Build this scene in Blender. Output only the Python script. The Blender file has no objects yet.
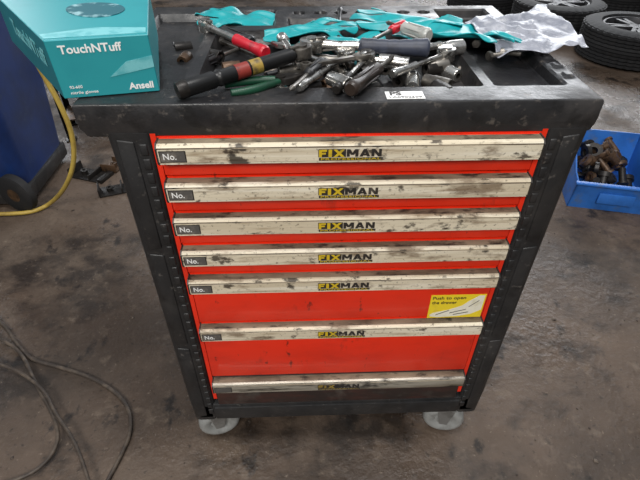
import bpy, bmesh, math, random
from mathutils import Vector, Matrix, noise
random.seed(7)
scene=bpy.context.scene
COL=scene.collection
I4=Matrix.Identity(4)
F=481.0
# ---------------------------------------------------------------- camera
CAM=Vector((-.0719,-.6489,1.2247)); th,ya,ro=.6916,.04,.006
cf=Vector((math.sin(ya)*math.cos(th),math.cos(ya)*math.cos(th),-math.sin(th)))
cr=Vector((math.cos(ya),-math.sin(ya),0)); cu=cr.cross(cf)
r2=cr*math.cos(ro)+cu*math.sin(ro); u2=-cr*math.sin(ro)+cu*math.cos(ro)
cam=bpy.data.objects.new("camera",bpy.data.cameras.new("camera"))
COL.objects.link(cam)
m=Matrix((r2,u2,-cf)).transposed().to_4x4(); m.translation=CAM
cam.matrix_world=m
cam.data.sensor_width=36; cam.data.lens=36*F/640; cam.data.clip_start=.02
scene.camera=cam
def ray(px): return cf+r2*((px[0]-320)/F)+u2*((240-px[1])/F)
def onz(x,y,z=0.0):
    d=ray((x,y)); return CAM+d*((z-CAM.z)/d.z)
def ony(x,y,Y):
    d=ray((x,y)); return CAM+d*((Y-CAM.y)/d.y)
# ---------------------------------------------------------------- materials
def lin(c):
    return tuple(((v/255)/12.92 if v/255<=.04045 else ((v/255+.055)/1.055)**2.4) for v in c)+(1,)
def mat(name,c,rough=.5,metal=0,layers=(),bump=0,bscale=60,trans=0,coat=0,rlayer=None,spec=.5):
    m=bpy.data.materials.new(name); m.use_nodes=True
    nt=m.node_tree; b=nt.nodes["Principled BSDF"]
    b.inputs["Roughness"].default_value=rough; b.inputs["Metallic"].default_value=metal
    b.inputs["Specular IOR Level"].default_value=spec
    b.inputs["Coat Weight"].default_value=coat
    b.inputs["Transmission Weight"].default_value=trans
    geo=nt.nodes.new("ShaderNodeNewGeometry")
    rgb=nt.nodes.new("ShaderNodeRGB"); rgb.outputs[0].default_value=lin(c); cur=rgb.outputs[0]
    def nz(scale,st,detail=6,off=0,dist=0):
        mp=nt.nodes.new("ShaderNodeMapping"); mp.inputs["Scale"].default_value=st; mp.inputs["Location"].default_value=(off,off*.7,off*1.3)
        nt.links.new(geo.outputs["Position"],mp.inputs[0])
        n=nt.nodes.new("ShaderNodeTexNoise"); n.inputs["Scale"].default_value=scale; n.inputs["Detail"].default_value=detail
        n.inputs["Roughness"].default_value=.62; n.inputs["Distortion"].default_value=dist
        nt.links.new(mp.outputs[0],n.inputs["Vector"]); return n.outputs["Fac"]
    for i,(lc,sc,st,lo,hi,amt) in enumerate(layers):
        f=nz(sc,st,off=i*3.7)
        mr=nt.nodes.new("ShaderNodeMapRange"); mr.inputs[1].default_value=lo; mr.inputs[2].default_value=hi; mr.inputs[4].default_value=amt
        nt.links.new(f,mr.inputs[0])
        mx=nt.nodes.new("ShaderNodeMix"); mx.data_type='RGBA'
        nt.links.new(mr.outputs[0],mx.inputs[0]); nt.links.new(cur,mx.inputs[6]); mx.inputs[7].default_value=lin(lc)
        cur=mx.outputs[2]
    nt.links.new(cur,b.inputs["Base Color"])
    if rlayer:
        sc,lo,hi,a,bb=rlayer
        f=nz(sc,(1,1,1),off=9)
        mr=nt.nodes.new("ShaderNodeMapRange"); mr.inputs[1].default_value=lo; mr.inputs[2].default_value=hi; mr.inputs[3].default_value=a; mr.inputs[4].default_value=bb
        nt.links.new(f,mr.inputs[0]); nt.links.new(mr.outputs[0],b.inputs["Roughness"])
    if bump:
        f=nz(bscale,(1,1,1),off=5)
        bn=nt.nodes.new("ShaderNodeBump"); bn.inputs["Strength"].default_value=bump; bn.inputs["Distance"].default_value=.01
        nt.links.new(f,bn.inputs["Height"]); nt.links.new(bn.outputs[0],b.inputs["Normal"])
    return m
O=(1,1,1)
M={}
M['floor']=mat("stained_concrete",(92,77,65),.58,layers=[((56,46,38),1.1,O,.40,.6,.85),((110,96,83),1.7,(1,1,1),.5,.72,.6),((38,31,26),4,(1,1.3,1),.5,.63,.85),((118,104,90),20,O,.57,.75,.5),((24,20,18),8,(1,.7,1),.60,.67,.85),((138,125,111),80,O,.62,.73,.55),((24,21,18),50,O,.60,.70,.7)],bump=.5,bscale=38,rlayer=(2.2,.40,.60,.22,.70),spec=.5)
M['red']=mat("red_drawer_paint",(232,48,20),.38,layers=[((190,36,18),5,(1,1,2),.48,.7,.6),((116,30,18),22,(1,1,.4),.6,.72,.55),((44,22,18),40,(1,1,.5),.65,.72,.85)],coat=.15)
M['redd']=mat("grimy_lower_panel",(70,42,36),.6,layers=[((42,36,33),9,(1,1,3),.36,.55,.85),((90,84,78),20,O,.52,.7,.6)])
M['alu']=mat("dirty_aluminium",(219,209,186),.5,.05,layers=[((190,175,148),6,(.35,1,5),.42,.64,.7),((236,230,214),34,(.08,1,4),.5,.66,.6),((140,118,90),40,(.25,1,3),.54,.67,.75),((104,82,60),14,(.6,1,1.8),.56,.65,.75),((50,40,32),40,(.7,1,1.2),.60,.665,.88),((34,28,24),11,(1,1,1.4),.635,.675,.88),((70,55,42),150,(1,1,1),.58,.68,.7)])
M['aluedge']=mat("grimy_dimmed_aluminium_edge",(146,133,112),.55,.15,layers=[((80,66,52),20,(.3,1,2),.40,.6,.8),((38,32,27),60,(.5,1,1),.53,.65,.9)])  # grime, plus a darker tone offsetting the light the top ledge catches
M['alud']=mat("very_dirty_aluminium",(184,178,165),.38,.5,layers=[((108,97,80),12,(.3,1,4),.43,.6,.8),((36,32,28),16,(.5,1,1.5),.54,.62,.9),((44,36,30),60,(.2,1,2),.55,.66,.85)])
M['blk']=mat("black_plastic",(35,35,36),.42,layers=[((62,59,57),7,O,.46,.72,.65),((20,19,19),20,O,.5,.65,.6),((104,99,94),70,O,.62,.72,.55)],bump=.08,bscale=120,rlayer=(8,.4,.65,.32,.58))
M['blktop']=mat("black_worktop_plastic",(33,33,35),.4,layers=[((64,60,58),8,O,.46,.7,.75),((19,18,18),22,O,.5,.62,.7),((106,99,92),60,O,.60,.72,.6)],bump=.12,bscale=100,rlayer=(9,.4,.65,.28,.6))
M['blks']=mat("black_steel",(20,20,21),.4)
M['chrome']=mat("chrome_steel",(194,192,188),.24,.9,layers=[((96,89,80),35,O,.48,.66,.75),((40,35,30),60,O,.57,.67,.85)])
M['steel']=mat("worn_steel",(128,124,118),.38,.8,layers=[((58,51,45),35,O,.46,.64,.85)])
M['dsteel']=mat("dark_impact_steel",(46,43,41),.42,.5,layers=[((88,81,74),45,O,.58,.72,.6),((24,22,20),30,O,.48,.65,.6)])
M['rust']=mat("brown_oily_steel",(92,70,52),.45,.4,layers=[((44,35,28),40,O,.45,.62,.8)])
M['rgrip']=mat("red_grip",(186,22,40),.4,layers=[((90,22,24),40,O,.58,.7,.6)])
M['kgrip']=mat("black_grip",(28,28,30),.5,layers=[((60,56,52),50,O,.58,.7,.5)])
M['ggrip']=mat("blue_grey_rubber_grip",(52,57,72),.5,layers=[((32,34,42),40,O,.5,.65,.6)])
M['green']=mat("dark_green_grip",(18,66,46),.45,layers=[((18,32,24),30,O,.52,.67,.6)])
M['clear']=mat("milky_clear_plastic",(195,195,190),.25,layers=[((140,140,136),40,O,.5,.65,.5)],trans=.35)
M['brown']=mat("dark_brown_handle",(46,37,32),.4,layers=[((24,20,19),40,O,.5,.65,.7)])
M['gold']=mat("worn_red_print",(128,44,36),.5,layers=[((36,28,26),60,O,.5,.64,.8)])
M['goldl']=mat("worn_brass_print",(150,126,56),.5,layers=[((60,52,44),60,O,.5,.64,.8)])
M['teal']=mat("teal_nitrile",(14,150,156),.4,layers=[((10,112,120),30,O,.5,.7,.6),((20,78,82),50,O,.64,.74,.7)])
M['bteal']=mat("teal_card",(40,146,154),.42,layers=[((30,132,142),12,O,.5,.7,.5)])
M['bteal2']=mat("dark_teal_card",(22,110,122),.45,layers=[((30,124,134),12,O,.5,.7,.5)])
M['bteal3']=mat("light_teal_card",(116,188,194),.45,layers=[((70,160,168),40,O,.46,.6,.8)])
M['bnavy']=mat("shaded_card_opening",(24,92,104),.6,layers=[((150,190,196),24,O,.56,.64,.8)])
M['white']=mat("white_print",(238,238,236),.5,layers=[((222,222,220),30,O,.5,.7,.5)])
M['dark']=mat("dark_print",(44,40,37),.5,layers=[((96,88,78),60,O,.58,.69,.7)])
M['yel']=mat("worn_yellow_print",(204,174,36),.45,layers=[((140,122,62),60,O,.54,.68,.75)])
M['ysti']=mat("yellow_sticker",(238,212,46),.4,layers=[((206,180,60),40,O,.55,.7,.6)])
M['pale']=mat("pale_sticker_print",(234,230,212),.45,layers=[((206,196,160),40,O,.54,.68,.6)])
M['lblg']=mat("faded_grey_label",(84,81,78),.5,layers=[((132,125,116),60,O,.48,.66,.7)])
M['foil']=mat("crinkled_grey_film",(168,171,182),.28,layers=[((128,133,147),16,O,.42,.62,.7),((206,207,212),35,O,.54,.66,.7)],bump=.35,bscale=70,trans=.25)
M['wb']=mat("blue_bin_plastic",(19,50,108),.45,layers=[((12,30,64),4,O,.42,.62,.7),((60,74,98),14,O,.6,.72,.5)],bump=.05)
M['bb']=mat("bright_blue_plastic",(46,108,190),.45,layers=[((30,78,144),9,O,.46,.66,.6),((84,104,132),18,O,.55,.68,.7)])
M['hose']=mat("dull_yellow_rubber_hose",(178,152,70),.55,layers=[((120,98,50),12,O,.48,.68,.7)])
M['cable']=mat("dusty_rubber_cable",(56,48,42),.6,layers=[((98,86,74),25,O,.46,.64,.75)])
M['tyre']=mat("tyre_rubber",(19,19,21),.76,layers=[((38,36,35),12,O,.5,.7,.6),((14,14,15),30,O,.5,.65,.6)],bump=.15)
M['alloy']=mat("grey_alloy",(62,62,65),.5,.4,layers=[((34,33,33),8,O,.42,.66,.8)])
M['cast']=mat("grey_caster_tread",(158,160,158),.38,layers=[((110,108,105),30,O,.48,.68,.6)],trans=.15)
M['galv']=mat("galvanised_steel",(138,138,136),.42,.5,layers=[((80,76,70),20,O,.46,.66,.7)])
M['grit']=mat("gritty_debris",(58,49,43),.8,layers=[((120,108,96),30,O,.5,.6,.8)])
M['wall']=mat("grey_plaster",(120,118,112),.8,layers=[((96,94,90),2,O,.4,.7,.7)])
# ---------------------------------------------------------------- mesh helpers
def fin(bm,name,mats,parent=None,loc=(0,0,0),rot=(0,0,0),ang=35,label=None):
    bmesh.ops.recalc_face_normals(bm,faces=bm.faces)
    me=bpy.data.meshes.new(name); bm.to_mesh(me); bm.free()
    for k in mats: me.materials.append(M[k])
    me.polygons.foreach_set("use_smooth",[True]*len(me.polygons))
    me.set_sharp_from_angle(angle=math.radians(ang))
    ob=bpy.data.objects.new(name,me); COL.objects.link(ob)
    ob.location=loc; ob.rotation_euler=rot
    if parent: ob.parent=parent
    if label: ob["label"]=label
    return ob
def top(ob,label,cat,group=None):
    ob["label"]=label; ob["category"]=cat
    if group: ob["group"]=group
    return ob
def empty(name,loc,rot=(0,0,0)):
    e=bpy.data.objects.new(name,None); e.empty_display_size=.05; COL.objects.link(e); e.location=loc; e.rotation_euler=rot; return e
def box(bm,x0,x1,y0,y1,z0,z1,mi=0,bev=0,T=I4):
    t=bmesh.new(); bmesh.ops.create_cube(t,size=1)
    for v in t.verts: v.co=Vector(((x0+x1)/2+v.co.x*(x1-x0),(y0+y1)/2+v.co.y*(y1-y0),(z0+z1)/2+v.co.z*(z1-z0)))
    if bev: bmesh.ops.bevel(t,geom=t.edges[:],offset=bev,segments=2,affect='EDGES',profile=.5)
    merge(bm,t,mi,T)
def merge(bm,t,mi,T=I4):
    vm={}
    for v in t.verts: vm[v]=bm.verts.new(T@v.co)
    for f in t.faces:
        try:
            g=bm.faces.new([vm[v] for v in f.verts]); g.material_index=mi if mi is not None else f.material_index
        except ValueError: pass
    t.free()
def lathe(bm,prof,seg=20,mi=0,T=I4,closed=False,mis=None,start=0):
    rings=[]
    for (x,r) in prof:
        if r<1e-6: rings.append([bm.verts.new(T@Vector((x,0,0)))])
        else: rings.append([bm.verts.new(T@Vector((x,r*math.cos(start+2*math.pi*i/seg),r*math.sin(start+2*math.pi*i/seg)))) for i in range(seg)])
    n=len(rings); rng=range(n) if closed else range(n-1)
    for k in rng:
        a=rings[k]; b=rings[(k+1)%n]; q=mis[k] if mis else mi
        for i in range(seg):
            j=(i+1)%seg
            if len(a)==1 and len(b)==1: continue
            if len(a)==1: f=bm.faces.new((a[0],b[i],b[j]))
            elif len(b)==1: f=bm.faces.new((a[i],b[0],a[j]))
            else: f=bm.faces.new((a[i],b[i],b[j],a[j]))
            f.material_index=q
def prism(bm,pts,z0,z1,mi=0,T=I4,bev=0):
    t=bmesh.new()
    a=[t.verts.new((x,y,z0)) for x,y in pts]; b=[t.verts.new((x,y,z1)) for x,y in pts]
    t.faces.new(a[::-1]); t.faces.new(b)
    for i in range(len(pts)):
        j=(i+1)%len(pts); t.faces.new((a[i],a[j],b[j],b[i]))
    if bev: bmesh.ops.bevel(t,geom=t.edges[:],offset=bev,segments=2,affect='EDGES',profile=.5)
    merge(bm,t,mi,T)
def text(bm,s,size,mi,T,width=None,bold=0.0,depth=.0002,align='CENTER',shear=0):
    cu=bpy.data.curves.new("t",'FONT'); cu.body=s; cu.size=size; cu.offset=bold*size; cu.extrude=depth; cu.align_x=align; cu.align_y='CENTER'; cu.resolution_u=3; cu.shear=shear
    ob=bpy.data.objects.new("t",cu); COL.objects.link(ob)
    dg=bpy.context.evaluated_depsgraph_get(); dg.update()
    me=bpy.data.meshes.new_from_object(ob.evaluated_get(dg))
    bpy.data.objects.remove(ob)
    xs=[v.co.x for v in me.vertices]
    sx=width/(max(xs)-min(xs)) if width else 1
    t=bmesh.new(); t.from_mesh(me); bpy.data.meshes.remove(me)
    for v in t.verts: v.co.x*=sx
    merge(bm,t,mi,T)
FR=Matrix.Rotation(math.radians(90),4,'X')
def TR(x,y,z): return Matrix.Translation((x,y,z))
T3=Matrix(((1,0,0,0),(0,0,-1,0),(0,1,0,0),(0,0,0,1)))
GL={'F':[[(0,0),(.36,0),(.36,1),(0,1)],[(0,.74),(1,.74),(1,1),(0,1)],[(0,.36),(.85,.36),(.85,.6),(0,.6)]],
'I':[[(0,0),(1,0),(1,1),(0,1)]],
'X':[[(0,0),(.30,0),(1,1),(.70,1)],[(.70,0),(1,0),(.30,1),(0,1)]],
'M':[[(0,0),(.26,0),(.26,1),(0,1)],[(.74,0),(1,0),(1,1),(.74,1)],[(0,1),(.3,1),(.62,.25),(.38,.25)],[(.7,1),(1,1),(.62,.25),(.38,.25)]],
'A':[[(0,0),(.3,0),(.64,1),(.36,1)],[(.7,0),(1,0),(.64,1),(.36,1)],[(.2,.16),(.8,.16),(.74,.38),(.26,.38)]],
'N':[[(0,0),(.28,0),(.28,1),(0,1)],[(.72,0),(1,0),(1,1),(.72,1)],[(0,1),(.34,1),(1,0),(.66,0)]]}
def block(bm,s,x,z,h,ws,gap,mi,y,dx=0,dz=0):
    for ch,w in zip(s,ws):
        for k,poly in enumerate(GL[ch]):
            prism(bm,[(x+dx+a*w,z+dz+b*h) for a,b in poly],-y,-y+.0003+k*.00003,mi,T3)
        x+=w+gap
    return x
def tube(name,pts,r,mk,res=8):
    cu=bpy.data.curves.new("c",'CURVE'); cu.dimensions='3D'; cu.bevel_depth=r; cu.bevel_resolution=3; cu.use_fill_caps=True; cu.resolution_u=res
    sp=cu.splines.new('NURBS'); sp.points.add(len(pts)-1)
    for p,q in zip(sp.points,pts): p.co=(q[0],q[1],q[2],1)
    sp.order_u=3; sp.use_endpoint_u=True
    ob=bpy.data.objects.new("c",cu); COL.objects.link(ob)
    dg=bpy.context.evaluated_depsgraph_get(); dg.update()
    me=bpy.data.meshes.new_from_object(ob.evaluated_get(dg)); bpy.data.objects.remove(ob)
    bm=bmesh.new(); bm.from_mesh(me); bpy.data.meshes.remove(me)
    for f in bm.faces: f.material_index=0
    return fin(bm,name,[mk],ang=60)
def ss(a,b,x):
    t=max(0,min(1,(x-a)/(b-a))); return t*t*(3-2*t)
# ================================================================ setting
def struct(name,args,mk,lab):
    bm=bmesh.new(); box(bm,*args); o=fin(bm,name,[mk]); o["kind"]="structure"; o["label"]=lab
struct("floor",(-9,9,-5,13,-.1,0),'floor',"stained dark workshop concrete floor")
struct("wall_back",(-9,9,13,13.1,-.1,5),'wall',"plain grey workshop wall")
struct("wall_left",(-9.1,-9,-5,13,-.1,5),'wall',"plain grey workshop wall")
struct("wall_right",(9,9.1,-5,13,-.1,5),'wall',"plain grey workshop wall")
struct("wall_front",(-9,9,-5.1,-5,-.1,5),'wall',"plain grey workshop wall")
bm=bmesh.new(); rg=random.Random(3)
for k in range(700):
    x=rg.uniform(-1.5,1.5); y=rg.uniform(-.3,3.2); s=rg.uniform(.0012,.0035) if k%12 else rg.uniform(.004,.007)
    t=bmesh.new(); bmesh.ops.create_icosphere(t,subdivisions=1,radius=s)
    for v in t.verts: v.co=Vector((v.co.x*rg.uniform(.7,1.5),v.co.y*rg.uniform(.7,1.5),abs(v.co.z)*.6 if v.co.z>0 else 0))
    merge(bm,t,0,TR(x,y,.0003))
o=fin(bm,"floor_grit",['grit'],ang=180); o["kind"]="stuff"; top(o,"loose dark grit and crumbs scattered on concrete","grit")
# ================================================================ cabinet
cab=top(empty("tool_cabinet",(0,0,0)),"red seven-drawer roller tool cabinet with black plastic top and corner posts","tool cabinet")
XL,XR,YB=-.395,.365,.52
bm=bmesh.new()
box(bm,-.33,.33,.03,.5,.15,.885,0,.004)
box(bm,-.297,-.289,.002,.03,.20,.897,1); box(bm,.289,.297,.002,.03,.20,.897,1); box(bm,-.297,.297,.004,.03,.886,.899,1)
fin(bm,"carcass",['blks','red'],cab)
bm=bmesh.new()
box(bm,-.345,.345,.0,.5,.118,.175,0,.006)
box(bm,-.30,.30,-.006,.02,.122,.17,0,.004)
fin(bm,"plinth",['blk'],cab)
for s in (-1,1):
    for back in (0,1):
        bm=bmesh.new()
        y0,y1=(0.0,.075) if not back else (.445,.505)
        t=bmesh.new()
        pr=[(.298,y0+.010),(.300,y0+.003),(.305,y0),(.345,y0),(.353,y0+.002),(.357,y0+.006),(.358,y0+.012),(.358,y1),(.298,y1)]
        levels=[(.112,-.004),(.20,-.001),(.60,0),(.84,.001),(.895,.003)]
        rings=[[t.verts.new((s*(x+(o if x>.33 else -o)),y,z)) for x,y in pr] for z,o in levels]
        for a,b in zip(rings,rings[1:]):
            for i in range(len(pr)):
                j=(i+1)%len(pr); t.faces.new((a[i],a[j],b[j],b[i]))
        t.faces.new(rings[0]); t.faces.new(rings[-1])
        merge(bm,t,0)
        if not back:
            T=Matrix(((s,0,0,0),(0,0,-1,0),(0,1,0,0),(0,0,0,1)))
            for za,zb in ((.125,.40),(.404,.665),(.669,.888)):
                prism(bm,[(.322,za+.008),(.347,za+.002),(.347,zb-.002),(.322,zb-.006)],-.001,.0022,0,T,bev=.0018)
            for k in range(30):
                z=.14+k*.0248; box(bm,*sorted((s*.304,s*.3155)),-.0022,.004,z,z+.019,0,.002)
        fin(bm,"corner_post",['blk'],cab,ang=50)
ZB=[.853,.785,.717,.647,.577,.440,.2545]
ZL=[ZB[i+1]+.0385 for i in range(6)]+[.178]
hp=[(.002,.0335),(-.014,.0330),(-.0185,.0310),(-.0200,.0285),(-.0190,.0278),(-.0190,.0270),(-.0205,.0262),(-.0210,.0050),(-.0190,.0036),(-.0195,.0010),(-.015,0),(-.009,.0),(-.007,.004),(.002,.006)]
hm=[2,0,0,2,2,2,0,2,0,0,2,2,2,2]
def handle_mesh():
    bm=bmesh.new()
    a=[bm.verts.new((-.285,y,z)) for y,z in hp]; b=[bm.verts.new((.285,y,z)) for y,z in hp]
    for i in range(len(hp)):
        j=(i+1)%len(hp); f=bm.faces.new((a[i],a[j],b[j],b[i])); f.material_index=hm[i]
    bm.faces.new(a); bm.faces.new(b)
    for s in (-1,1):
        prism(bm,[(.002,.0345),(-.014,.0345),(-.0215,.028),(-.022,.004),(-.018,-.001),(.002,-.001)],s*.285,s*.2875,1,Matrix(((0,0,1,0),(1,0,0,0),(0,1,0,0),(0,0,0,1))))
    return bm
for i,(zb,zl) in enumerate(zip(ZB,ZL)):
    bm=bmesh.new(); box(bm,-.2875,.2875,.0,.028,zl-zb,.034,0,.0015)
    d=fin(bm,"drawer",['red' if i<6 else 'redd'],cab,(0,0,zb),label="bottom drawer with a grimy dark lower edge" if i==6 else None)
    fin(handle_mesh(),"handle",['alu' if i<6 else 'alud','dark','aluedge'],d,label="dirty bare aluminium full-width handle")
    bm=bmesh.new(); yf=-.0213
    box(bm,-.0500,-.0090,yf-.0001,yf+.001,.0110,.0241,2)
    xe=block(bm,"FIX",-.049,.0115,.0122,[.0118,.0052,.0168],.0022,0,yf-.0005)
    block(bm,"MAN",xe+.0006,.0114,.0124,[.0174,.0160,.0150],.0018,2,yf)
    box(bm,-.049,.046,yf-.0003,yf+.001,.0056,.0098,2)
    text(bm,"PROFESSIONAL",.0048,1,TR(-.0015,yf-.0004,.0077)@FR,width=.090,bold=.0)
    fin(bm,"maker_logo",['yel' if i<6 else 'goldl','yel' if i<6 else 'goldl','dark'],d)
    bm=bmesh.new()
    box(bm,-.283,-.244,yf-.0001,yf+.001,.0056,.0242,2)
    box(bm,-.2815,-.2455,yf-.0004,yf+.001,.0070,.0228,0)
    if i<6: text(bm,"No.",.014,1,TR(-.268,yf-.0006,.0148)@FR,width=.019,bold=.01)
    fin(bm,"number_label",['lblg','white','dark'],d)
    if i==4:
        c=ony(457,306,-.001)
        bm=bmesh.new(); x0,x1=c.x-.056,c.x+.054; zc=c.z-zb
        box(bm,x0,x1,-.0008,.001,zc-.034,zc+.032,0)
        text(bm,"Push to open",.0112,1,TR(c.x-.019,-.0012,zc+.0235)@FR,width=.066,bold=.012)
        text(bm,"the drawer",.0112,1,TR(c.x-.027,-.0012,zc+.0105)@FR,width=.050,bold=.012)
        pts=[(x0+.005,zc-.029),(x0+.020,zc-.032),(c.x+.004,zc-.030),(c.x+.032,zc-.024),(x1-.003,zc-.012),(x1-.003,zc+.029),(x1-.014,zc+.029),(c.x+.022,zc+.014),(c.x+.010,zc+.001),(c.x-.014,zc-.010),(x0+.010,zc-.019),(x0+.004,zc-.024)]
        prism(bm,pts,.0009,.0012,2,T3)
        for (xa,za,xb,zb_) in ((c.x-.012,-.021,c.x+.020,-.011),(c.x-.004,-.026,c.x+.026,-.019),(c.x+.024,-.004,c.x+.042,.014),(c.x-.040,-.026,c.x-.014,-.013)):
            prism(bm,[(xa,zc+za),(xb,zc+zb_),(xb,zc+zb_+.0022),(xa,zc+za+.0022)],.0012,.0014,3,T3)
        fin(bm,"warning_sticker",['ysti','dark','pale','lblg'],d,label="yellow instruction sticker with black lettering")
cl=onz(221,434,0); cr_=onz(441,430,0)
for (x,y,a) in ((cl.x,cl.y+.016,14),(cr_.x,cr_.y+.016,-12),(-.262,.44,40),(.262,.44,70)):
    bm=bmesh.new()
    box(bm,-.035,.035,-.012,.035,.108,.119,0,.001)
    for s in (-1,1):
        prism(bm,[(-.010,.045),(.010,.045),(.022,.108),(-.022,.108)],s*.024-.0012,s*.024+.0012,0,Matrix(((1,0,0,0),(0,0,1,0),(0,1,0,0),(0,0,0,1))))
    box(bm,-.024,.024,-.024,.024,.106,.110,0)
    c=fin(bm,"caster",['galv'],cab,(x,y,0),(0,0,math.radians(a)))
    bm=bmesh.new()
    T=TR(0,0,.053)@Matrix.Rotation(math.radians(90),4,'Z')
    lathe(bm,[(-.017,.0),(-.017,.010),(-.015,.012),(-.014,.022),(-.018,.028),(-.0215,.036),(-.021,.043),(-.017,.049),(-.009,.053),(.009,.053),(.017,.049),(.021,.043),(.0215,.036),(.018,.028),(.014,.022),(.015,.012),(.017,.010),(.017,0)],40,0,T,mis=[1,1,0,0,0,0,0,0,0,0,0,0,0,0,0,1,1])
    fin(bm,"wheel",['cast','galv'],c)
RIM=.94
def recess(x,y,x0,x1,y0,y1,dep,w=.008):
    return -dep*ss(0,w,-max(max(x0-x,x-x1),max(y0-y,y-y1)))
def hgt(x,y):
    h=0
    h=min(h,recess(x,y,-.235,.205,.055,.345,.026))
    h=min(h,recess(x,y,-.375,-.255,.055,.46,.014))
    h=min(h,recess(x,y,.222,.335,.055,.30,.020))
    h=min(h,recess(x,y,.222,.335,.325,.49,.020))
    h=min(h,recess(x,y,-.10,.20,.375,.425,.016))
    h=min(h,recess(x,y,-.235,-.125,.375,.49,.02))
    for k in range(7):
        r=math.hypot(x-(-.075+k*.045),y-.465); h=min(h,-.02*ss(0,.005,.013-r))
    e=min(x-XL,XR-x,y,YB-y)
    if e<.004: h-=.003*(1-math.sqrt(max(0,1-((.004-e)/.004)**2)))
    if .34<x<.36 and .07<y<.28: h+=.004*ss(.2,.8,math.sin(y*150)*.5+.5)*ss(0,.004,min(x-.34,.36-x))
    return h
bm=bmesh.new(); nx,ny=190,130
xs_=sorted([XL,XL+.0012,XL+.0026]+[XL+(XR-XL)*i/nx for i in range(1,nx)]+[XR-.0026,XR-.0012,XR])
ys_=sorted([0,.0012,.0026]+[YB*j/ny for j in range(1,ny)]+[YB-.0026,YB-.0012,YB]); nx=len(xs_)-1; ny=len(ys_)-1
g=[[bm.verts.new((x,y,RIM+hgt(x,y))) for x in xs_] for y in ys_]
for j in range(ny):
    for i in range(nx): bm.faces.new((g[j][i],g[j][i+1],g[j+1][i+1],g[j+1][i]))
loop=[g[0][i] for i in range(nx)]+[g[j][nx] for j in range(ny)]+[g[ny][i] for i in range(nx,0,-1)]+[g[j][0] for j in range(ny,0,-1)]
prev=loop
for (ins,z) in ((0.0,.915),(.001,.903),(.004,.897),(.006,.891),(.010,.889)):
    ring=[bm.verts.new((min(max(v.co.x,XL+ins*1.3),XR-ins*.6),min(max(v.co.y,ins*.4),YB-ins),z)) for v in loop]
    n=len(loop)
    for i in range(n):
        j=(i+1)%n; bm.faces.new((prev[i],ring[i],ring[j],prev[j]))
    prev=ring
bm.faces.new(prev)
fin(bm,"worktop",['blktop'],cab,ang=30,label="black moulded plastic tray top with recesses")
bm=bmesh.new()
a=onz(386,96.5,RIM); b=onz(424,96,RIM); c=(a+b)/2
w=(b-a).length; ang=math.atan2(b.y-a.y,b.x-a.x)
box(bm,-w/2,w/2,-.012,.014,0,.0008,0)
text(bm,"PS",.018,1,TR(-w*.24,.0055,.0009),bold=.04)
text(bm,"LA0902609",.008,1,TR(0,-.0070,.0009),width=w*.85,bold=.01)
fin(bm,"asset_sticker",['white','dark'],cab,(c.x,max(c.y,.020),RIM+.0003),(0,0,ang),label="small white sticker with black lettering")
# ================================================================ glove carton (lying flat)
zb=RIM+.001
A=onz(65,99,zb); B=onz(160,91,zb)
ex=(B-A).normalized(); W=(B-A).length; Hh=.080
rz=math.atan2(ex.y,ex.x)
Ri=Matrix.Rotation(-rz,3,'Z')
bl=Ri@Vector((-.190,.26,0)); br=Vector((W,0,0))+Ri@Vector((-.060,.26,0))
bm=bmesh.new()
up=Vector((0,0,Hh))
V=[Vector((0,0,0)),Vector((W,0,0)),br,bl,up+Vector((-.002,0,0)),Vector((W,0,0))+up,br+up,bl+up]
vs=[bm.verts.new(v) for v in V]
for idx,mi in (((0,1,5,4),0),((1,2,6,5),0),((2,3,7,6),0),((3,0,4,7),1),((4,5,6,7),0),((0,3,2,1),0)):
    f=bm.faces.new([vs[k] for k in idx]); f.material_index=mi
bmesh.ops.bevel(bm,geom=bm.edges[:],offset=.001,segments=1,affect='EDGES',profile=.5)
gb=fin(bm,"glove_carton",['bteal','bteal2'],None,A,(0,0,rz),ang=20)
top(gb,"dented teal cardboard disposable glove carton on the cabinet corner","glove box")
def G(x,z,o=.0004): return TR(x,-o,z)@FR
bm=bmesh.new(); text(bm,"TouchNTuff",.0155,0,G(W*.40,.0665),width=W*.62,bold=.022)
fin(bm,"product_lettering",['white'],gb)
bm=bmesh.new(); text(bm,"Ansell",.013,0,G(W*.82,.0105),width=W*.26,bold=.03)
fin(bm,"maker_lettering",['white'],gb)
bm=bmesh.new(); text(bm,"92-600",.0055,0,G(W*.15,.0155),width=W*.13,bold=.01); text(bm,"nitrile gloves",.0055,0,G(W*.22,.0075),width=W*.28,bold=.01)
fin(bm,"small_lettering",['white'],gb)
bm=bmesh.new(); prism(bm,[(W*.52,.026),(W*.995,.036),(W*.995,.052),(W*.72,.046)],.0001,.0005,0,T3)
fin(bm,"printed_swoosh",['bteal3'],gb)
def tp(u,v):
    return V[4]*(1-u)*(1-v)+V[5]*u*(1-v)+V[6]*u*v+V[7]*(1-u)*v
def toppoly(bm,uv,off,mi=0):
    a=[bm.verts.new(tp(u,v)+Vector((0,0,off))) for u,v in uv]; b=[bm.verts.new(v.co-Vector((0,0,off-.0001))) for v in a]
    f=bm.faces.new(a); f.material_index=mi
    for i in range(len(a)):
        j=(i+1)%len(a); g_=bm.faces.new((a[i],b[i],b[j],a[j])); g_.material_index=mi
bm=bmesh.new()
toppoly(bm,[(.02,.03),(.98,.03),(.98,.12),(.55,.17),(.02,.10)],.0006)
fin(bm,"pale_printed_band",['bteal3'],gb)
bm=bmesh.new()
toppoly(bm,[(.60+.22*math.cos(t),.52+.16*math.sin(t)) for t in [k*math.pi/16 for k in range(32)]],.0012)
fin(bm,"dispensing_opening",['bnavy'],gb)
bm=bmesh.new()
X_=(V[0]-V[3]).normalized(); Y_=Vector((0,0,1)); Z_=X_.cross(Y_).normalized()
Ls=(V[0]-V[3]).length
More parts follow.
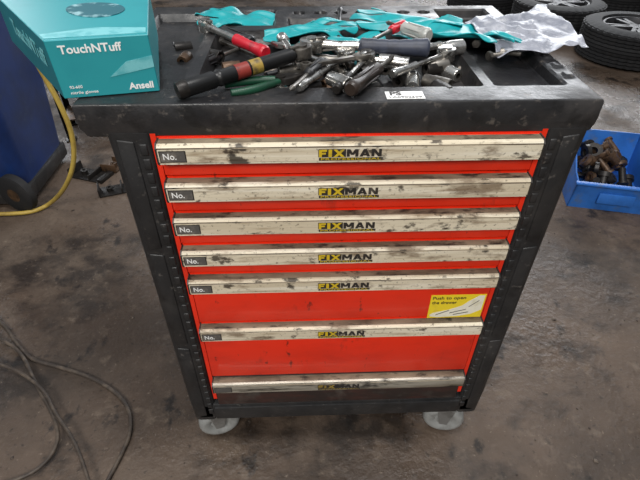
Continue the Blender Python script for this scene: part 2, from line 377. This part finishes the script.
Ts=Matrix((X_,Y_,Z_)).transposed().to_4x4(); Ts.translation=V[3]+X_*(Ls*.60)+Vector((0,0,Hh*.60))+Z_*.0022
text(bm,"TouchNTuff",.034,0,Ts,width=Ls*.62,bold=.01)
fin(bm,"side_lettering",['bteal3'],gb)
# ================================================================ tools on the tray
TZ=RIM-.026
def place(name,p0,p1,z,label,cat,z2=None,group=None,roll=0):
    a=onz(p0[0],p0[1],z); b=onz(p1[0],p1[1],z2 if z2 else z)
    d=b-a; L=d.length
    e=empty(name,a); e.rotation_euler=(roll,-math.asin(max(-1,min(1,d.z/L))),math.atan2(d.y,d.x))
    top(e,label,cat,group); return e,L
def ratchet_head(bm,x,r=.016,th=.012,mi=0):
    pts=[(x+r*1.15*math.cos(t),r*math.sin(t)) for t in [k*math.pi/12 for k in range(24)]]
    prism(bm,pts,-th,th,mi,bev=.002)
    lathe(bm,[(th,0),(th,.009),(th+.003,.009),(th+.003,0)],20,mi,TR(x,0,0)@Matrix.Rotation(-math.pi/2,4,'Y'))
    box(bm,-.006+x,.006+x,-.006,.006,-th-.010,-th,mi,.001)
    box(bm,x-.022,x-.006,-.004,.004,th,th+.004,mi,.001)
e,L=place("torque_wrench",(181,90),(308,50),RIM+.0135,"long black tubular torque wrench with red and yellow print bands","wrench",z2=RIM+.032)
bm=bmesh.new(); lathe(bm,[(0,0),(0,.009),(.002,.0122),(.05,.0122),(.052,.0108),(.056,.0108),(.058,.0122),(.062,.0122),(.064,.0110),(L*.86,.0110),(L*.87,.0075),(L*.9,.007),(L*.9,0)],28)
fin(bm,"tube_body",['blks'],e)
for (u0,u1,mk) in ((.40,.50,'gold'),(.515,.60,'goldl')):
    bm=bmesh.new(); lathe(bm,[(L*u0,.0111),(L*u0,.0114),(L*u1,.0114),(L*u1,.0111)],28)
    fin(bm,"print_band",[mk],e)
bm=bmesh.new(); ratchet_head(bm,L*.95,.014,.009); fin(bm,"ratchet_head",['steel'],e)
bm=bmesh.new(); lathe(bm,[(-.006,0),(-.006,.0115),(0,.0128),(.008,.0128),(.010,.012)],28); fin(bm,"end_cap",['dsteel'],e)
def grip_prof(L0,L1,r,waist=.85,knurl=0):
    p=[(L0,0),(L0,r*.75),(L0+.003,r*.95)]
    n=12
    for k in range(n+1):
        t=k/n; rr=r*(1-.18*math.sin(t*math.pi)**2)*(1-.12*t)
        if knurl and k%2: rr*=.93
        p.append((L0+.005+(L1-L0-.01)*t,rr))
    p+=[(L1-.002,r*.6),(L1,r*.5)]
    return p
def ratchet(p0,p1,z,grip,label,r=.011,gl=.5,hr=.014,z2=None):
    e,L=place("ratchet_wrench",p0,p1,z,label,"ratchet",z2=z2)
    bm=bmesh.new(); lathe(bm,[(L*gl-.004,0),(L*gl-.004,r*.5),(L*gl+.01,r*.55),(L*.8,r*.5),(L-.008,r*.75),(L-.004,0)],16); fin(bm,"shank",['chrome'],e)
    bm=bmesh.new(); ratchet_head(bm,L,hr,.010); fin(bm,"ratchet_head",['chrome'],e)
    bm=bmesh.new(); lathe(bm,grip_prof(0,L*gl,r,knurl=1),20); fin(bm,"grip",[grip],e)
def screwdriver(p0,p1,z,grip,label,r=.011,gl=.5,z2=None):
    e,L=place("screwdriver",p0,p1,z,label,"screwdriver",z2=z2)
    bm=bmesh.new(); lathe(bm,[(L*gl-.004,0),(L*gl-.004,.004),(L*.9,.0035),(L*.93,.0045),(L,.0012),(L,0)],12); fin(bm,"shaft",['steel'],e)
    bm=bmesh.new(); lathe(bm,grip_prof(0,L*gl,r),18)
    for k in range(6):
        T=Matrix.Rotation(k*math.pi/3,4,'X'); box(bm,L*gl*.15,L*gl*.8,-.0018,.0018,r*.7,r*.97,0,.0006,T)
    fin(bm,"grip",[grip],e)
ratchet((266,53),(206,26),TZ+.034,'rgrip',"chrome ratchet wrench with red grip",r=.012,gl=.48)
ratchet((429,48),(312,45),TZ+.048,'ggrip',"long chrome ratchet with thick blue-grey rubber grip",r=.0155,gl=.60,hr=.018)
ratchet((298,88),(346,56),TZ+.034,'chrome',"all-metal chrome ratchet with knurled grip",r=.0075,gl=.45,hr=.015)
ratchet((392,74),(446,54),TZ+.034,'chrome',"short chrome ratchet lying on a teal glove",r=.0075,gl=.45,hr=.015)
ratchet((336,90),(366,58),TZ+.036,'dsteel',"dark oily ratchet with round head in the pile",r=.008,gl=.45,hr=.015)
screwdriver((350,90),(394,56),TZ+.040,'brown',"screwdriver with thick dark handle",r=.0115,gl=.62)
screwdriver((429,36),(386,22),TZ+.050,'clear',"screwdriver with milky clear handle",r=.013,gl=.6)
screwdriver((404,24),(372,40),TZ+.048,'rgrip',"small screwdriver with red handle",r=.009,gl=.45)
screwdriver((252,42),(196,20),TZ+.022,'kgrip',"screwdriver with long black handle")
screwdriver((196,66),(240,48),TZ+.014,'kgrip',"oily screwdriver with black handle",r=.009)
screwdriver((322,62),(290,90),TZ+.040,'kgrip',"short screwdriver with greasy black handle",r=.009,gl=.5)
def pliers(p0,p1,z,grip,label):
    e,L=place("pliers",p0,p1,z,label,"pliers")
    bm=bmesh.new()
    for s in (-1,1):
        prism(bm,[(L*.62,s*.001),(L*.70,s*.012),(L*.82,s*.011),(L,s*.003),(L,s*.0003),(L*.78,s*.0005)],-.005,.005,0,bev=.001)
    lathe(bm,[(-.007,0),(-.007,.008),(.007,.008),(.007,0)],18,0,TR(L*.68,0,0)@Matrix.Rotation(math.pi/2,4,'Y'))
    fin(bm,"jaws",['dsteel'],e)
    for s in (-1,1):
        bm=bmesh.new(); n=10; rings=[]
        for k in range(n+1):
            t=k/n; x=L*.66*t; y=s*(.017*math.sin(math.pi*(1-t)*.62+.15)+.001); rr=.006*(.8+.3*math.sin(t*3))
            rings.append([bm.verts.new((x,y+rr*math.cos(q*math.pi/5),rr*math.sin(q*math.pi/5))) for q in range(10)])
        for a,b in zip(rings,rings[1:]):
            for i in range(10): bm.faces.new((a[i],b[i],b[(i+1)%10],a[(i+1)%10]))
        bm.faces.new(rings[0]); bm.faces.new(rings[-1])
        fin(bm,"grip",[grip],e,ang=60)
pliers((228,89),(304,76),TZ+.030,'green',"pliers with dark green dipped handles")
pliers((262,72),(322,58),TZ+.020,'kgrip',"oily pliers with black handles")
def wrench(p0,p1,z,mk,label,w=.010):
    a=onz(p0[0],p0[1],z); b=onz(p1[0],p1[1],z); L=(b-a).length
    bm=bmesh.new()
    prism(bm,[(.008,-w*.4),(L-.01,-w*.5),(L-.01,w*.5),(.008,w*.4)],-.003,.003,0,bev=.001)
    n=20; ro_,ri=w*.95,w*.58
    t=bmesh.new()
    o1=[t.verts.new((ro_*math.cos(k*2*math.pi/n),ro_*math.sin(k*2*math.pi/n),-.005)) for k in range(n)]
    o2=[t.verts.new((v.co.x,v.co.y,.005)) for v in o1]
    i1=[t.verts.new((ri*math.cos(k*2*math.pi/n),ri*math.sin(k*2*math.pi/n),-.005)) for k in range(n)]
    i2=[t.verts.new((v.co.x,v.co.y,.005)) for v in i1]
    for k in range(n):
        j=(k+1)%n
        t.faces.new((o1[k],o1[j],o2[j],o2[k])); t.faces.new((i1[j],i1[k],i2[k],i2[j])); t.faces.new((o2[k],o2[j],i2[j],i2[k])); t.faces.new((o1[j],o1[k],i1[k],i1[j]))
    merge(bm,t,0)
    W_=w*1.15
    prism(bm,[(L-.016,-w*.5),(L-.004,-W_),(L+.012,-W_*.95),(L+.012,-W_*.45),(L,-W_*.42),(L-.002,0),(L,W_*.42),(L+.012,W_*.45),(L+.012,W_*.95),(L-.004,W_),(L-.016,w*.5)],-.004,.004,0,bev=.0008)
    d=b-a
    o=fin(bm,"combination_wrench",[mk],None,a,(0,0,math.atan2(d.y,d.x))); top(o,label,"wrench")
wrench((262,58),(218,40),TZ+.010,'steel',"steel combination spanner lying under other tools")
wrench((322,62),(280,44),TZ+.040,'chrome',"small chrome combination spanner in the tool pile",.010)
wrench((372,86),(330,70),TZ+.006,'dsteel',"dark oily combination spanner in the tool pile",.010)
wrench((306,66),(362,56),TZ+.044,'steel',"thin steel combination spanner on top of sockets",.009)
wrench((276,88),(322,94),TZ+.020,'chrome',"short chrome combination spanner at the tray edge",.009)
def socket(px,py,z,L,r,rot,mk,tilt=0):
    bm=bmesh.new()
    lathe(bm,[(0,.0045),(0,r*.82),(.0015,r*.9),(L*.35,r*.9),(L*.42,r),(L-.001,r),(L,r*.94),(L,r*.72),(L*.45,r*.70),(L*.45,.0045)],24,0)
    o=fin(bm,"socket",[mk],None,onz(px,py,z),(0,tilt,math.radians(rot)))
    k={'chrome':'chrome','steel':'worn steel','dsteel':'black impact','rust':'brown oily'}[mk]
    top(o,"%s %shex socket lying in the tool pile"%(k,"deep " if L>.042 else ""),"socket","loose sockets on the tray")
S=[(192,47,.012,.032,.012,200,'dsteel'),(203,54,.014,.04,.012,330,'dsteel'),(182,62,.012,.028,.011,80,'rust'),(213,36,.013,.035,.012,20,'dsteel'),
(284,78,.014,.045,.012,300,'chrome'),(303,70,.028,.04,.012,190,'steel'),(340,62,.024,.05,.011,170,'steel'),
(360,74,.020,.04,.013,40,'dsteel'),(372,62,.026,.05,.011,10,'chrome'),(320,86,.014,.04,.011,200,'dsteel'),(306,92,.014,.04,.011,140,'chrome'),
(398,82,.013,.05,.012,65,'dsteel'),(412,88,.013,.045,.012,80,'chrome'),(424,80,.013,.045,.012,320,'steel'),(435,86,.014,.04,.013,290,'dsteel'),
(409,64,.030,.05,.012,160,'chrome'),(386,70,.018,.035,.011,100,'steel'),(448,66,.018,.045,.012,200,'dsteel'),(268,86,.012,.035,.012,10,'steel'),
(330,78,.036,.04,.012,310,'chrome'),(290,58,.030,.04,.013,60,'dsteel'),(440,50,.036,.045,.013,20,'chrome'),(240,66,.012,.03,.010,200,'rust'),(352,88,.012,.04,.010,180,'rust'),(378,88,.013,.04,.012,200,'dsteel'),(426,68,.020,.04,.012,20,'steel'),(458,76,.012,.038,.012,120,'chrome')]
for k in range(14):
    S.append((random.uniform(268,400),random.uniform(58,93),.011,random.uniform(.022,.036),random.uniform(.007,.010),random.uniform(0,360),random.choice(['steel','chrome','dsteel','rust','dsteel'])))
for s in S: socket(s[0],s[1],TZ+s[2],s[3],s[4],s[5],s[6])
def extbar(p0,p1,z,mk,label,r=.0055):
    a=onz(p0[0],p0[1],z); b=onz(p1[0],p1[1],z); L=(b-a).length; d=b-a
    bm=bmesh.new(); lathe(bm,[(0,0),(0,r*1.6),(.018,r*1.6),(.022,r),(L-.02,r),(L-.018,r*1.1),(L-.012,r*1.1),(L-.012,0)],18)
    box(bm,L-.013,L,-r*.75,r*.75,-r*.75,r*.75,0,.0008)
    o=fin(bm,"extension_bar",[mk],None,a,(0,0,math.atan2(d.y,d.x))); top(o,label,"extension bar")
extbar((392,54),(446,44),TZ+.030,'chrome',"chrome socket extension bar on a glove",.0065)
extbar((322,38),(352,66),TZ+.03,'dsteel',"dark steel extension bar lying across the pile")
extbar((340,10),(338,40),TZ+.03,'blks',"thin black bar lying across the tray edge",.004)
extbar((282,38),(300,66),TZ+.040,'chrome',"short chrome extension bar in the tool pile",.0065)
def bolt(px,py,z,rot,L=.035,r=.004):
    bm=bmesh.new()
    lathe(bm,[(0,0),(0,.0075),(.006,.0075),(.006,0)],6)
    p=[(.006,r)]
    for k in range(10): p+=[(.008+k*(L-.008)/10,r),(.008+(k+.5)*(L-.008)/10,r*.85)]
    p+=[(L,0)]; lathe(bm,p,14)
    o=fin(bm,"bolt",['steel'],None,onz(px,py,z),(0,0,math.radians(rot))); top(o,"steel hex-head bolt lying on the tray","bolt","loose bolts on the tray")
for b in ((488,56,RIM+.008,20),(500,52,RIM+.008,-20),(462,70,TZ+.008,150),(476,44,RIM+.008,60)): bolt(*b)
def glove(px,py,z,rot,sc,amp,seed,label):
    bm=bmesh.new(); n=90
    fing=[((.03,-.034),(.085,-.052),.0115),((.035,-.012),(.105,-.018),.012),((.035,.011),(.11,.016),.012),((.03,.033),(.095,.048),.0115),((-.03,.03),(.03,.080),.013)]
    def inside(x,y):
        if -.10<=x<=.035 and abs(y)<.045+.003*math.sin(x*60): return True
        for a,b,r in fing:
            ax,ay=a;bx,by=b; dx,dy=bx-ax,by-ay; t=max(0,min(1,((x-ax)*dx+(y-ay)*dy)/(dx*dx+dy*dy)))
            if math.hypot(x-ax-t*dx,y-ay-t*dy)<r: return True
        return False
    sx,sy=.23/n,.16/n; vm={}
    off=Vector((seed*3.1,seed*1.7,0))
    def vert(i,j):
        if (i,j) not in vm:
            x=-.105+i*sx; y=-.065+j*sy
            p=Vector((x,y,0))*8+off
            wx=noise.noise(p)*.018; wy=noise.noise(p+Vector((9,0,0)))*.018
            q=Vector((x*9,y*22,0))+off   # folds run along the hand
            rd=.5+.5*math.cos(noise.noise(q*.55)*9); rd2=.5+.5*math.cos(noise.noise(q*1.2+Vector((4,4,0)))*7)
            zz=amp*(.42*rd+.2*rd2+.35*(noise.noise(p*.7)+.5))
            vm[(i,j)]=bm.verts.new(((x+wx)*sc,(y+wy)*sc,max(.001,zz)))
        return vm[(i,j)]
    for i in range(n):
        for j in range(n):
            if inside(-.105+(i+.5)*sx,-.065+(j+.5)*sy):
                bm.faces.new((vert(i,j),vert(i+1,j),vert(i+1,j+1),vert(i,j+1)))
    for _ in range(5): bmesh.ops.smooth_vert(bm,verts=bm.verts,factor=.5,use_axis_x=True,use_axis_y=True,use_axis_z=True)
    o=fin(bm,"disposable_glove",['teal'],None,onz(px,py,z),(0,0,math.radians(rot)),ang=180)
    s=o.modifiers.new("s",'SOLIDIFY'); s.thickness=.0022; s.offset=1
    top(o,label,"glove","used teal gloves in the tray")
glove(238,24,TZ+.016,170,.72,.028,1,"crumpled teal nitrile glove behind the red-gripped ratchet")
glove(306,44,TZ+.010,10,.8,.034,2,"crumpled teal nitrile glove at the pile's rear edge")
glove(345,52,TZ+.008,200,.9,.032,3,"crumpled teal nitrile glove under the tools")
glove(412,33,TZ+.012,165,1.0,.040,5,"large crumpled teal nitrile glove behind the long ratchet")
glove(458,48,TZ+.014,-35,.95,.046,6,"bunched teal nitrile glove beside the plastic wrapper")
cs=[onz(466,25,RIM+.008),onz(500,57,RIM+.004),onz(588,50,RIM+.010),onz(545,11,RIM+.010)]
bm=bmesh.new(); n=80; g=[]
cen=sum(cs,Vector())/4
for i in range(n+1):
    row=[]
    for j in range(n+1):
        u,v=i/n,j/n
        p=(cs[0]*(1-u)+cs[1]*u)*(1-v)+(cs[3]*(1-u)+cs[2]*u)*v
        q=p*12
        p=p+Vector((noise.noise(q*1.1)*.016,noise.noise(q*1.1+Vector((5,5,5)))*.016,0))
        rd=.5+.5*math.cos(noise.noise(q*.8)*10); rd2=max(0,1-abs(noise.noise(q*2.4+Vector((2,7,1))))*3)
        p.z+=.009*rd+.004*rd2+.006*noise.noise(q*.5)
        row.append(bm.verts.new(p-cen))
    g.append(row)
for i in range(n):
    for j in range(n): bm.faces.new((g[i][j],g[i+1][j],g[i+1][j+1],g[i][j+1]))
o=fin(bm,"plastic_wrapper",['foil'],None,cen,ang=50); s=o.modifiers.new("s",'SOLIDIFY'); s.thickness=.0008
top(o,"crumpled grey-white plastic wrapper lying over the tray edge","wrapper")
# ================================================================ surroundings
c=onz(55,190,0); bx1=c.x; by=c.y
e=top(empty("wheeled_bin",(bx1-.27,by+.1,0)),"dirty blue plastic wheeled waste bin with small black wheels","waste bin")
bm=bmesh.new(); t=bmesh.new()
def rr(w,d,z,q=.07):
    pts=[]
    for cx,cy,a0 in ((w-q,d-q,0),(-w+q,d-q,90),(-w+q,-d+q,180),(w-q,-d+q,270)):
        for k in range(6):
            a=math.radians(a0+k*18); pts.append((cx+q*math.cos(a),cy+q*math.sin(a),z))
    return pts
lv=[(.22,.22,.06),(.235,.24,.3),(.27,.28,.9),(.30,.31,.93),(.30,.31,.99)]
R_=[[t.verts.new(v) for v in rr(*l)] for l in lv]
for a,b in zip(R_,R_[1:]):
    for i in range(24): t.faces.new((a[i],a[(i+1)%24],b[(i+1)%24],b[i]))
t.faces.new(R_[0]); t.faces.new(R_[-1]); merge(bm,t,0)
for x in (-.12,0,.12): box(bm,x-.012,x+.012,-.262,-.22,.12,.8,0,.004,Matrix.Rotation(math.radians(2.5),4,'X'))
fin(bm,"bin_body",['wb'],e)
bm=bmesh.new(); box(bm,-.31,.31,-.32,.33,.99,1.03,0,.012); fin(bm,"lid",['wb'],e)
bm=bmesh.new(); box(bm,-.23,.23,-.24,.2,.02,.09,0,.01); fin(bm,"base",['blk'],e)
for x in (.20,-.22):
    bm=bmesh.new(); lathe(bm,[(-.02,0),(-.02,.03),(-.022,.07),(-.015,.085),(.015,.085),(.022,.07),(.02,.03),(.02,0)],28,mis=[1,0,0,0,0,0,1],T=TR(x,-.25,.085)@Matrix.Rotation(math.radians(70),4,'Z'))
    fin(bm,"wheel",['tyre','rust'],e)
Y=onz(66,188,0).y-.3
pts=[onz(-60,218,.012),onz(-20,214,.012),onz(10,214,.012),onz(34,212,.012),onz(52,203,.014)]
for p in ((67,186),(75,160),(72,132),(60,104),(44,76),(28,47),(13,17),(-2,-12),(-18,-50)): pts.append(ony(p[0],p[1],Y))
last=pts[-1]; pts+=[last+Vector((-.1,.02,.3)),last+Vector((-.12,.05,1.2))]
top(tube("air_hose",pts,.0088,'hose'),"dull yellow rubber air hose hanging down onto the floor","hose")
def fpath(pp,h=.008): return [onz(x,y,h) for x,y in pp]
top(tube("power_cable",fpath([(-40,296),(0,318),(16,343),(30,360),(60,367),(96,379),(126,400),(133,428),(120,458),(102,490),(90,530)]),.0054,'cable'),"black rubber power cable looped on the floor","cable")
top(tube("power_cable",fpath([(-30,330),(0,338),(22,352),(36,385),(54,415),(60,440),(46,464),(20,480),(-20,490)],.018),.0050,'cable'),"black rubber power cable curving beside another loop","cable")
top(tube("power_cable",fpath([(-30,356),(0,364),(24,374),(46,392),(54,412),(72,436),(86,470),(100,520)],.028),.0044,'cable'),"thin dusty power cable crossing over other cables","cable")
c=onz(565,210,0)
BR=math.radians(-14)
e=top(empty("storage_bin",(c.x+.02,c.y+.03,0),(0,0,BR)),"grimy bright blue open-front plastic storage bin full of metal parts","storage bin")
bw,bd,bh,fh=.34,.38,.185,.135
bm=bmesh.new(); th_=.006
YZ=Matrix(((0,0,1,0),(1,0,0,0),(0,1,0,0),(0,0,0,1)))
box(bm,0,bw,0,bd,.0,th_,0,.001)
for x in (0,bw-th_): prism(bm,[(0,0),(bd,0),(bd+.02,bh),(.12,bh),(.05,fh+.01),(-.02,fh)],x,x+th_,0,YZ)
prism(bm,[(0,0),(th_,0),(-.02+th_,fh),(-.02,fh)],0,bw,0,YZ)
prism(bm,[(bd-th_,0),(bd,0),(bd+.02,bh),(bd+.02-th_,bh)],0,bw,0,YZ)
box(bm,-.008,bw+.008,-.034,-.012,fh-.006,fh+.004,0,.003)
for x in (-.012,bw-.001): box(bm,x,x+.013,.11,bd+.02,bh-.008,bh+.004,0,.003)
box(bm,.1,.24,-.024,-.010,.045,.095,0,.003)
fin(bm,"bin_shell",['bb'],e)
for k in range(44):
    lay=k//12
    x=random.uniform(.055,bw-.06-.02*lay); y=random.uniform(.06+.03*lay,bd-.05); z=.04+.036*lay
    bm=bmesh.new(); kind=k%3; r=random.uniform(.020,.036)
    if kind==0: lathe(bm,[(-.03,r*.4),(-.03,r),(-.01,r),(-.01,r*.7),(.03,r*.7),(.03,r*.4)],20,closed=True)
    elif kind==1: lathe(bm,[(-.008,r*.5),(-.008,r*1.1),(.008,r*1.1),(.008,r*.5)],20,closed=True)
    else: lathe(bm,[(-.04,0),(-.04,r*.5),(.03,r*.5),(.03,r*.75),(.04,r*.75),(.04,0)],14)
    p=Vector((c.x+.02,c.y+.03,0))+Matrix.Rotation(BR,3,'Z')@Vector((x,y,z))
    o=fin(bm,"machine_part",[random.choice(['dsteel','rust','dsteel','blks','rust'])],None,p,(random.uniform(-1,1),random.uniform(-1,1),random.uniform(0,6)))
    top(o,["flanged oily steel bush in the blue bin","oily steel ring in the blue bin","steel pin with a collar in the blue bin"][kind],"metal part","scrap parts in the blue bin")
def wheel(loc,rot,R,wd,label,group="car wheels on the workshop floor"):
    e=top(empty("car_wheel",loc,rot),label,"car wheel",group)
    bm=bmesh.new(); h=wd/2; ri=R*.62
    prof=[(-h*.75,ri),(-h*.98,ri*1.08),(-h,R*.84),(-h*.9,R*.94)]
    for k in range(-4,5):
        x=k*h*.19
        prof+=[(x-h*.065,R),(x+h*.065,R),(x+h*.075,R*.97),(x+h*.115,R*.97)]
    prof+=[(h*.9,R*.94),(h,R*.84),(h*.98,ri*1.08),(h*.75,ri)]
    seg=120; rings=[]
    for (x,r) in prof:
        ring=[]
        for i in range(seg):
            q=r
            if r>R*.93 and i%3==0 and abs(x)>h*.2: q=r-R*.025
            a=2*math.pi*i/seg; ring.append(bm.verts.new((q*math.cos(a),q*math.sin(a),x)))
        rings.append(ring)
    for a,b in zip(rings,rings[1:]):
        for i in range(seg): bm.faces.new((a[i],a[(i+1)%seg],b[(i+1)%seg],b[i]))
    for i in range(seg): bm.faces.new((rings[-1][i],rings[-1][(i+1)%seg],rings[0][(i+1)%seg],rings[0][i]))
    fin(bm,"tyre",['tyre'],e)
    bm=bmesh.new()
    lathe(bm,[(-h*.8,ri*.98),(-h*.8,ri*.94),(0,ri*.86),(h*.7,ri*.93),(h*.86,ri*.96),(h*.86,ri*1.02),(h*.7,ri*1.0)],48,0,Matrix.Rotation(-math.pi/2,4,'Y'))
    for k in range(5):
        for o in (-.15,.15):
            T=Matrix.Rotation(k*2*math.pi/5+o,4,'Z')
            prism(bm,[(ri*.1,-.022),(ri*.93,-.012),(ri*.93,.012),(ri*.1,.022)],h*.6,h*.80,0,T,bev=.003)
    lathe(bm,[(h*.3,0),(h*.3,ri*.28),(h*.80,ri*.24),(h*.84,ri*.12),(h*.74,0)],24,0,Matrix.Rotation(-math.pi/2,4,'Y'))
    fin(bm,"alloy_rim",['alloy'],e)
def W_(px,py,z,rot,label,R=.35): wheel(onz(px,py,z),rot,R,.24,label)
W_(632,40,.12,(0,0,.4),"alloy car wheel lying flat with chunky block tread",.36)
W_(556,14,.12,(0,0,.1),"alloy car wheel lying flat in the middle of the row",.36)
W_(620,-8,.125,(0,0,.9),"alloy car wheel lying flat behind two others",.35)
W_(484,-6,.125,(0,0,.9),"alloy car wheel lying flat at the end of the row",.33)
W_(548,-28,.125,(0,0,.6),"dusty alloy car wheel lying flat at the very back",.33)
# small dark stand behind the cabinet beside the waste bin
c=onz(98,128,0)
e=top(empty("machine_stand",(c.x,c.y,0),(0,0,.3)),"dark oily steel machine stand on four angle legs","machine stand")
for sx in (-1,1):
    for sy in (-1,1):
        bm=bmesh.new(); box(bm,sx*.13-.014,sx*.13+.014,sy*.10-.003,sy*.10+.003,0,.34,0,.001); box(bm,sx*.141-.003,sx*.141+.003,sy*.10-.014,sy*.10+.014,0,.34,0,.001)
        box(bm,sx*.13-.025,sx*.13+.025,sy*.10-.025,sy*.10+.025,0,.006,0,.001)
        fin(bm,"leg",['dsteel'],e)
bm=bmesh.new(); box(bm,-.16,.16,-.13,.13,.34,.352,0,.003); box(bm,-.14,.14,-.11,.11,.352,.40,0,.008); fin(bm,"top_plate",['blks'],e)
bm=bmesh.new(); box(bm,-.13,.13,-.095,.095,.10,.108,0,.002); fin(bm,"shelf",['rust'],e)
def bracket(px,py,rot,mk,sc=1):
    bm=bmesh.new(); box(bm,-.1,.1,-.05,.05,0,.008,0,.002); box(bm,-.1,-.092,-.05,.05,0,.05,0,.002); box(bm,.02,.028,-.05,.05,0,.035,0,.002)
    box(bm,.07,.1,-.05,.05,0,.02,0,.003)
    lathe(bm,[(0,.008),(0,.018),(.03,.018),(.03,.008)],20,0,TR(-.04,0,.0)@Matrix.Rotation(-math.pi/2,4,'Y'),closed=True)
    o=fin(bm,"metal_bracket",[mk],None,onz(px,py,0.001),(0,0,math.radians(rot))); o.scale=(sc,sc,sc); top(o,"dirty welded steel bracket lying on the floor","metal bracket")
bracket(118,190,20,'dsteel',.8); bracket(92,176,-20,'dsteel',.9); bracket(118,164,75,'rust',.8)
# ================================================================ light
w=bpy.data.worlds.new("world"); scene.world=w; w.use_nodes=True
bg=w.node_tree.nodes["Background"]; bg.inputs[0].default_value=(.85,.92,1,1); bg.inputs[1].default_value=.40
def area(name,loc,tgt,sx,sy,pw,col):
    l=bpy.data.lights.new(name,'AREA'); l.shape='RECTANGLE'; l.size=sx; l.size_y=sy; l.energy=pw; l.color=col
    o=bpy.data.objects.new(name,l); COL.objects.link(o); o.location=loc
    o.rotation_euler=(Vector(tgt)-Vector(loc)).to_track_quat('-Z','Y').to_euler()
area("doorway_light",(3.5,8,3.2),(0,1,0),5,3,350,(.95,.97,1))
area("added_sheen_light",(-5.5,6.5,3.0),(-.8,1,0),3,2.5,140,(.95,.97,1))  # added lamp for a sheen on the far left floor, no doorway there
area("front_light",(-1.2,-4,4.2),(0,0,.5),3.0,1.4,250,(1,.97,.93))
area("ceiling_light",(0.2,-.3,4.4),(0,.1,0),1.6,.6,90,(1,.98,.96))
scene.view_settings.view_transform='Standard'
